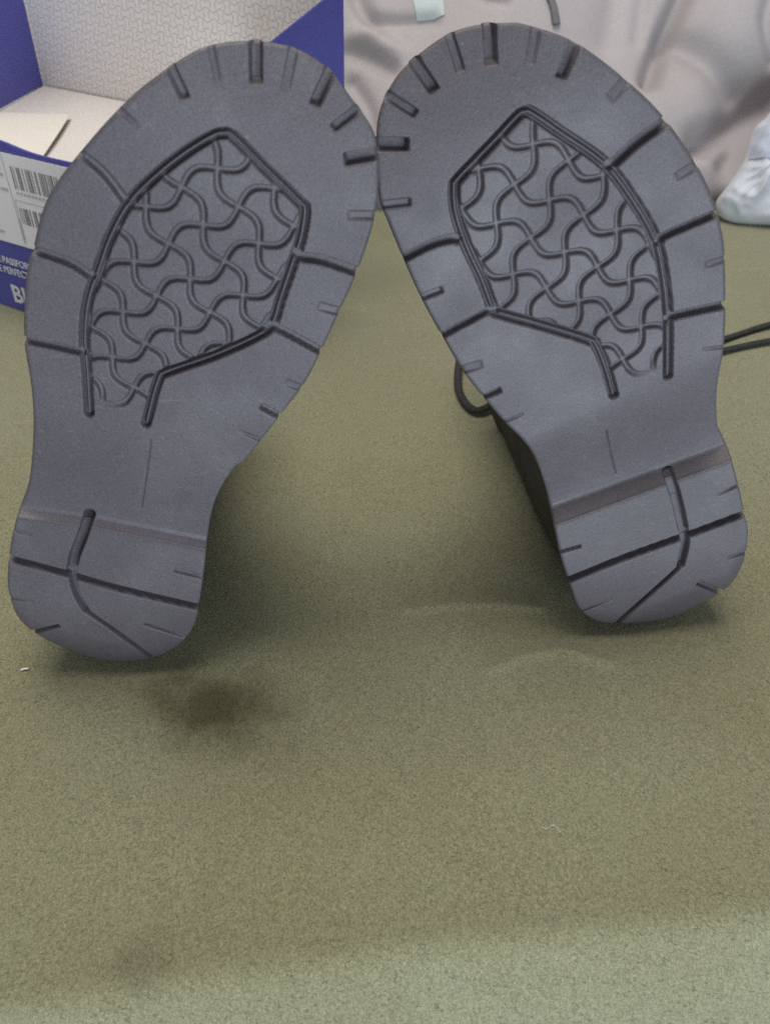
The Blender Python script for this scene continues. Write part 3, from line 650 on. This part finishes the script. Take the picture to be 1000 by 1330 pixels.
# ------------------------------------------------------------------ crumpled bedding behind
def build_bedding():
    # a leaning surface that rises from the bed behind the boots; folds are modelled from where they lie
    n = np.array([0.0, -math.sin(math.radians(52)), math.cos(math.radians(52))]); O = np.array([0.0, 0.885, 0.0])
    a = np.array([1., 0, 0]); b = np.cross(n, a)*1.0
    if b[2] < 0: b = -b
    def l2(P):
        D = rays(P); s = ((O-CAM)@n)/(D@n); X = CAM+D*s[:, None]-O; return np.c_[X@a, X@b]
    us = np.linspace(-0.16, 0.75, 360); ws = np.linspace(-0.03, 0.42, 240)
    U, Wv = np.meshgrid(us, ws)
    h = smooth_noise(U, Wv, [(11, 7, 0.4, 0.010), (-17, 9, 1.9, 0.006), (29, 13, 0.7, 0.0035), (23, -31, 2.7, 0.002)])
    def fold(P, wpx, d, asym=0.0):
        nonlocal h
        Q = l2(catmull(P, 4)); w = wpx*0.00105
        dd = seg_dist(U, Wv, Q); h -= 1.3*d*np.exp(-(dd/w)**2)
    def puff(p, rx, ry, d, rot=0.0):
        nonlocal h
        q = l2([p])[0]; c_, s_ = math.cos(rot), math.sin(rot)
        x = (U-q[0])*c_+(Wv-q[1])*s_; y = -(U-q[0])*s_+(Wv-q[1])*c_
        h += d*np.exp(-(x/(rx*0.00085))**2-(y/(ry*0.00085))**2)
    fold([(892, -40), (882, 0), (858, 55), (836, 115)], 9, 0.016)
    fold([(800, -30), (790, 20), (780, 70)], 14, 0.005)
    fold([(833, -30), (828, 20), (822, 60)], 8, 0.004)
    fold([(870, 60), (900, 80), (925, 100), (950, 122)], 13, 0.010)
    fold([(1060, 100), (1000, 128), (955, 160), (900, 195)], 14, 0.024)
    fold([(1060, 80), (985, 112), (945, 135)], 26, 0.016)
    fold([(935, 225), (965, 185), (1010, 145)], 14, 0.020)
    fold([(458, 5), (466, 32), (484, 50), (520, 54), (560, 50)], 7, 0.007)
    fold([(470, 20), (490, 60), (520, 75)], 7, 0.004)
    fold([(455, 88), (480, 98), (508, 115)], 8, 0.009)
    fold([(560, -20), (598, 4), (620, 24), (650, 30)], 4, 0.005)
    fold([(460, 130), (480, 165), (487, 200)], 7, 0.006)
    fold([(1000, -10), (985, 40), (1000, 80)], 10, 0.010)
    puff((860, 150), 60, 40, 0.016, 0.5); puff((700, 10), 60, 50, 0.008); puff((930, 40), 40, 50, 0.012); puff((500, 85), 24, 14, 0.008, -0.3)
    puff((905, 225), 30, 22, 0.012); puff((480, 70), 18, 10, 0.007)
    # front hem drops to the bed with a soft roll
    roll = np.clip(Wv/0.05, 0, 1); h = h*sstep(0, 1, roll) - 0.0*roll
    P = O+U[..., None]*a+Wv[..., None]*b+h[..., None]*n
    bulge = 0.03*np.sqrt(np.clip(1-(1-np.clip(Wv/0.06, 0, 1))**2, 0, 1))
    P += bulge[..., None]*n
    P[..., 1] += 0.0
    # top turns back over and the sheet continues behind
    m = len(us); rows = [P[i] for i in range(len(ws))]
    last = rows[-1]
    for k in range(1, 16):
        t = k/15; rows.append(last+np.array([0, 0.35*t, 0.05*math.sin(math.pi*t)-0.25*t*t]))
    V = np.concatenate(rows); nn = len(rows)
    i = np.arange(nn-1)[:, None]*m+np.arange(m-1)[None]
    F = np.stack([i, i+1, i+m+1, i+m], -1).reshape(-1, 4)
    rt = thing('duvet', 'crumpled grey mauve duvet heaped behind the boots', 'duvet', (0.3, 1.0, 0))
    mesh_obj('cover', V, F, DUVET, rt, True, (0.3, 1.0, 0))
    # patch of mint print, following the cover
    Q = l2([(528, -5), (570, -5), (574, 44), (540, 48)])
    def surf(u, w, off):
        iu = np.clip(np.searchsorted(us, u), 1, m-1); iw = np.clip(np.searchsorted(ws, w), 1, len(ws)-1)
        fu = (u-us[iu-1])/(us[iu]-us[iu-1]); fw_ = (w-ws[iw-1])/(ws[iw]-ws[iw-1])
        p = (P[iw-1, iu-1]*(1-fu)+P[iw-1, iu]*fu)*(1-fw_)+(P[iw, iu-1]*(1-fu)+P[iw, iu]*fu)*fw_
        return p+n*off
    VV = []; nx = 16
    for j in range(nx+1):
        for k in range(nx+1):
            f, g = k/nx, j/nx; q = (Q[3]*(1-f)+Q[2]*f)*(1-g)+(Q[0]*(1-f)+Q[1]*f)*g
            VV.append(surf(q[0], q[1], 0.0012))
    FF = [(j*(nx+1)+k, j*(nx+1)+k+1, (j+1)*(nx+1)+k+1, (j+1)*(nx+1)+k) for j in range(nx) for k in range(nx)]
    mesh_obj('mint_patch', VV, FF, MINT, rt, True, (0.3, 1.0, 0))
    # dark drawcord across the cover
    cord = [surf(*l2([p])[0], 0.002) for p in [(684, -8), (692, 6), (700, 22), (708, 40), (712, 60)]]
    tube('drawcord', cord, 0.0042, LACE_GREY, rt, (0.3, 1.0, 0), 8, 0.6)
    return surf, l2
LACE_GREY = simple('dark_grey_tape', (0.16, 0.15, 0.15), 0.9, 0.2)
build_bedding()

# white pillow corner poking in at the right edge of the picture
def build_pillow():
    n = np.array([-0.25, -math.sin(math.radians(60)), math.cos(math.radians(60))]); n /= np.linalg.norm(n)
    O = on_z(960, 291); O = O+np.array([0, 0, 0])
    a = np.cross([0, 0, 1.0], n)*1.0; a /= np.linalg.norm(a)
    b = np.cross(n, a)
    if b[2] < 0: b = -b
    def l2(P):
        D = rays(P); s = ((O-CAM)@n)/(D@n); X = CAM+D*s[:, None]-O; return np.c_[X@a, X@b]
    out = l2(catmull([(929,263),(931,276),(942,286),(962,291),(1010,292),(1080,288),(1150,270),(1170,200),(1140,130),(1070,105),(1030,118),(1005,140),(992,155),(980,166),(970,188),(961,216),(945,240)], 6, True))
    from mathutils import noise as mn
    def CR(x, y):
        w = 1-abs(mn.noise(Vector((x*38, y*38+x*20, 2.2)))); w2 = 1-abs(mn.noise(Vector((x*90-y*30, y*70, 7.1))))
        return 0.010*(w**3-0.6)+0.004*(w2**3-0.6)
    c = out.mean(0); V = []; F = []; m = len(out); rad = list(np.sin(np.linspace(0, math.pi/2, 34)))[1:]
    V.append(O+c[0]*a+c[1]*b+n*0.028)
    for r in rad:
        for j, q in enumerate(out):
            p = c+(q-c)*r; hh = 0.028*math.sqrt(max(0, 1-r**3.2)) + CR(p[0], p[1])*(1-r**4) 
            V.append(O+p[0]*a+p[1]*b+n*hh)
    for r in rad[::-1][1:]:
        for j, q in enumerate(out):
            p = c+(q-c)*r; V.append(O+p[0]*a+p[1]*b-n*0.02*math.sqrt(max(0, 1-r**3)))
    R = len(rad)*2-1
    for j in range(m): F.append((0, 1+j, 1+(j+1) % m))
    for k in range(R-1):
        for j in range(m):
            x, y = 1+k*m, 1+(k+1)*m; F.append((x+j, y+j, y+(j+1) % m, x+(j+1) % m))
    F.append(tuple(1+(R-1)*m+j for j in range(m)))
    V = np.array(V); V[:, 2] = np.maximum(V[:, 2], 0.0005)
    rt = thing('pillow', 'white pillow corner with a pale blue print at the right edge', 'pillow', O)
    mesh_obj('pillowcase', V, F, WHITE_CLOTH, rt, True, O)
    qs = l2([(968, 212), (978, 172), (1004, 160), (1050, 160), (1050, 214), (1004, 218)])
    PV = []
    nx = 14
    for j in range(nx+1):
        for k in range(nx+1):
            f, g = k/nx, j/nx
            lft = qs[0]*(1-g)+qs[1]*g; rgt = qs[4]*(1-g)+qs[3]*g; q = lft*(1-f)+rgt*f
            dv = q-c; ang = np.argmin(np.abs(np.angle(np.exp(1j*(np.arctan2(out[:, 1]-c[1], out[:, 0]-c[0])-math.atan2(dv[1], dv[0]))))))
            r = min(0.97, np.linalg.norm(dv)/np.linalg.norm(out[ang]-c)); 
            hh = 0.028*math.sqrt(max(0, 1-r**3.2)) + CR(q[0], q[1])*(1-r**4)
            PV.append(O+q[0]*a+q[1]*b+n*(hh+0.0018))
    PF = [(j*(nx+1)+k, j*(nx+1)+k+1, (j+1)*(nx+1)+k+1, (j+1)*(nx+1)+k) for j in range(nx) for k in range(nx)]
    mesh_obj('printed_patch', PV, PF, BLUE_CLOTH, rt, True, O)
build_pillow()

# ------------------------------------------------------------------ lint on the fabric
def lint(px, r, label, dz=0.001):
    P = [bedp(x, y, dz) for x, y in px]
    o = tube('lint', P, r, LINT, None, P[0], 6, 0.8, 4)
    o['label'] = label; o['category'] = 'lint'
lint([(27, 869), (32, 867.5), (37, 867)], 0.0006, 'tiny white lint fleck on the fabric left of the left heel')
lint([(702, 1078), (709, 1081), (716, 1076), (722, 1079), (727, 1086)], 0.00008, 'fine curly pale hair on the fabric in the right foreground')

# ------------------------------------------------------------------ nap of the fleece: tiny loose fibres nobody could count
def build_nap(n=150000):
    rs = np.random.RandomState(3)
    x = rs.uniform(-0.42, 0.42, n); q = rs.rand(n)
    s = -0.055+0.50*q**1.4
    keep = rs.rand(n) < np.clip((0.445-s)/0.30, 0, 1); x, s = x[keep], s[keep]; n = len(x)
    ty, tz = [0.0], [0.0]
    for k in range(1, 60):
        a = 0.80*min(1, k/9) + 1.1*max(0, (k-12)/47)**1.3; ty.append(ty[-1]+0.0016*math.cos(a)); tz.append(tz[-1]+0.0016*math.sin(a))
    arc = np.arange(60)*0.0016; back = np.clip(-s, 0, None)
    edge = 0.150+0.10*x+0.004*np.sin(9*x+1)
    y = edge+np.clip(s, 0, None)-np.interp(back, arc, ty)
    z = bed_z(x, np.maximum(y, edge))-np.interp(back, arc, tz)
    a = rs.normal(0.9, 0.9, n); L = rs.uniform(0.0008, 0.0026, n); w = rs.uniform(0.00006, 0.00012, n)
    dx, dy = np.cos(a), np.sin(a); lift = rs.uniform(0.02, 0.22, n)
    A = np.stack([x, y, z+0.00005], 1); B = A+np.stack([dx*L*0.6, dy*L*0.6, lift*L*0.7], 1)
    bend = rs.normal(0, 0.6, n); T = B+np.stack([np.cos(a+bend)*L*0.5, np.sin(a+bend)*L*0.5, lift*L*0.1], 1)
    sd = np.stack([-dy*w, dx*w, np.zeros(n)], 1)
    V = np.stack([A-sd, A+sd, B+sd, B-sd, T], 1).reshape(-1, 3)
    b = np.arange(n)[:, None]*5
    F = np.concatenate([b+np.array([[0, 1, 2]]), b+np.array([[0, 2, 3]]), b+np.array([[3, 2, 4]])])
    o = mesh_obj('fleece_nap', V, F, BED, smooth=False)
    o['kind'] = 'stuff'; o['label'] = 'short fuzzy nap fibres standing up from the olive fleece'; o['category'] = 'nap'
build_nap()
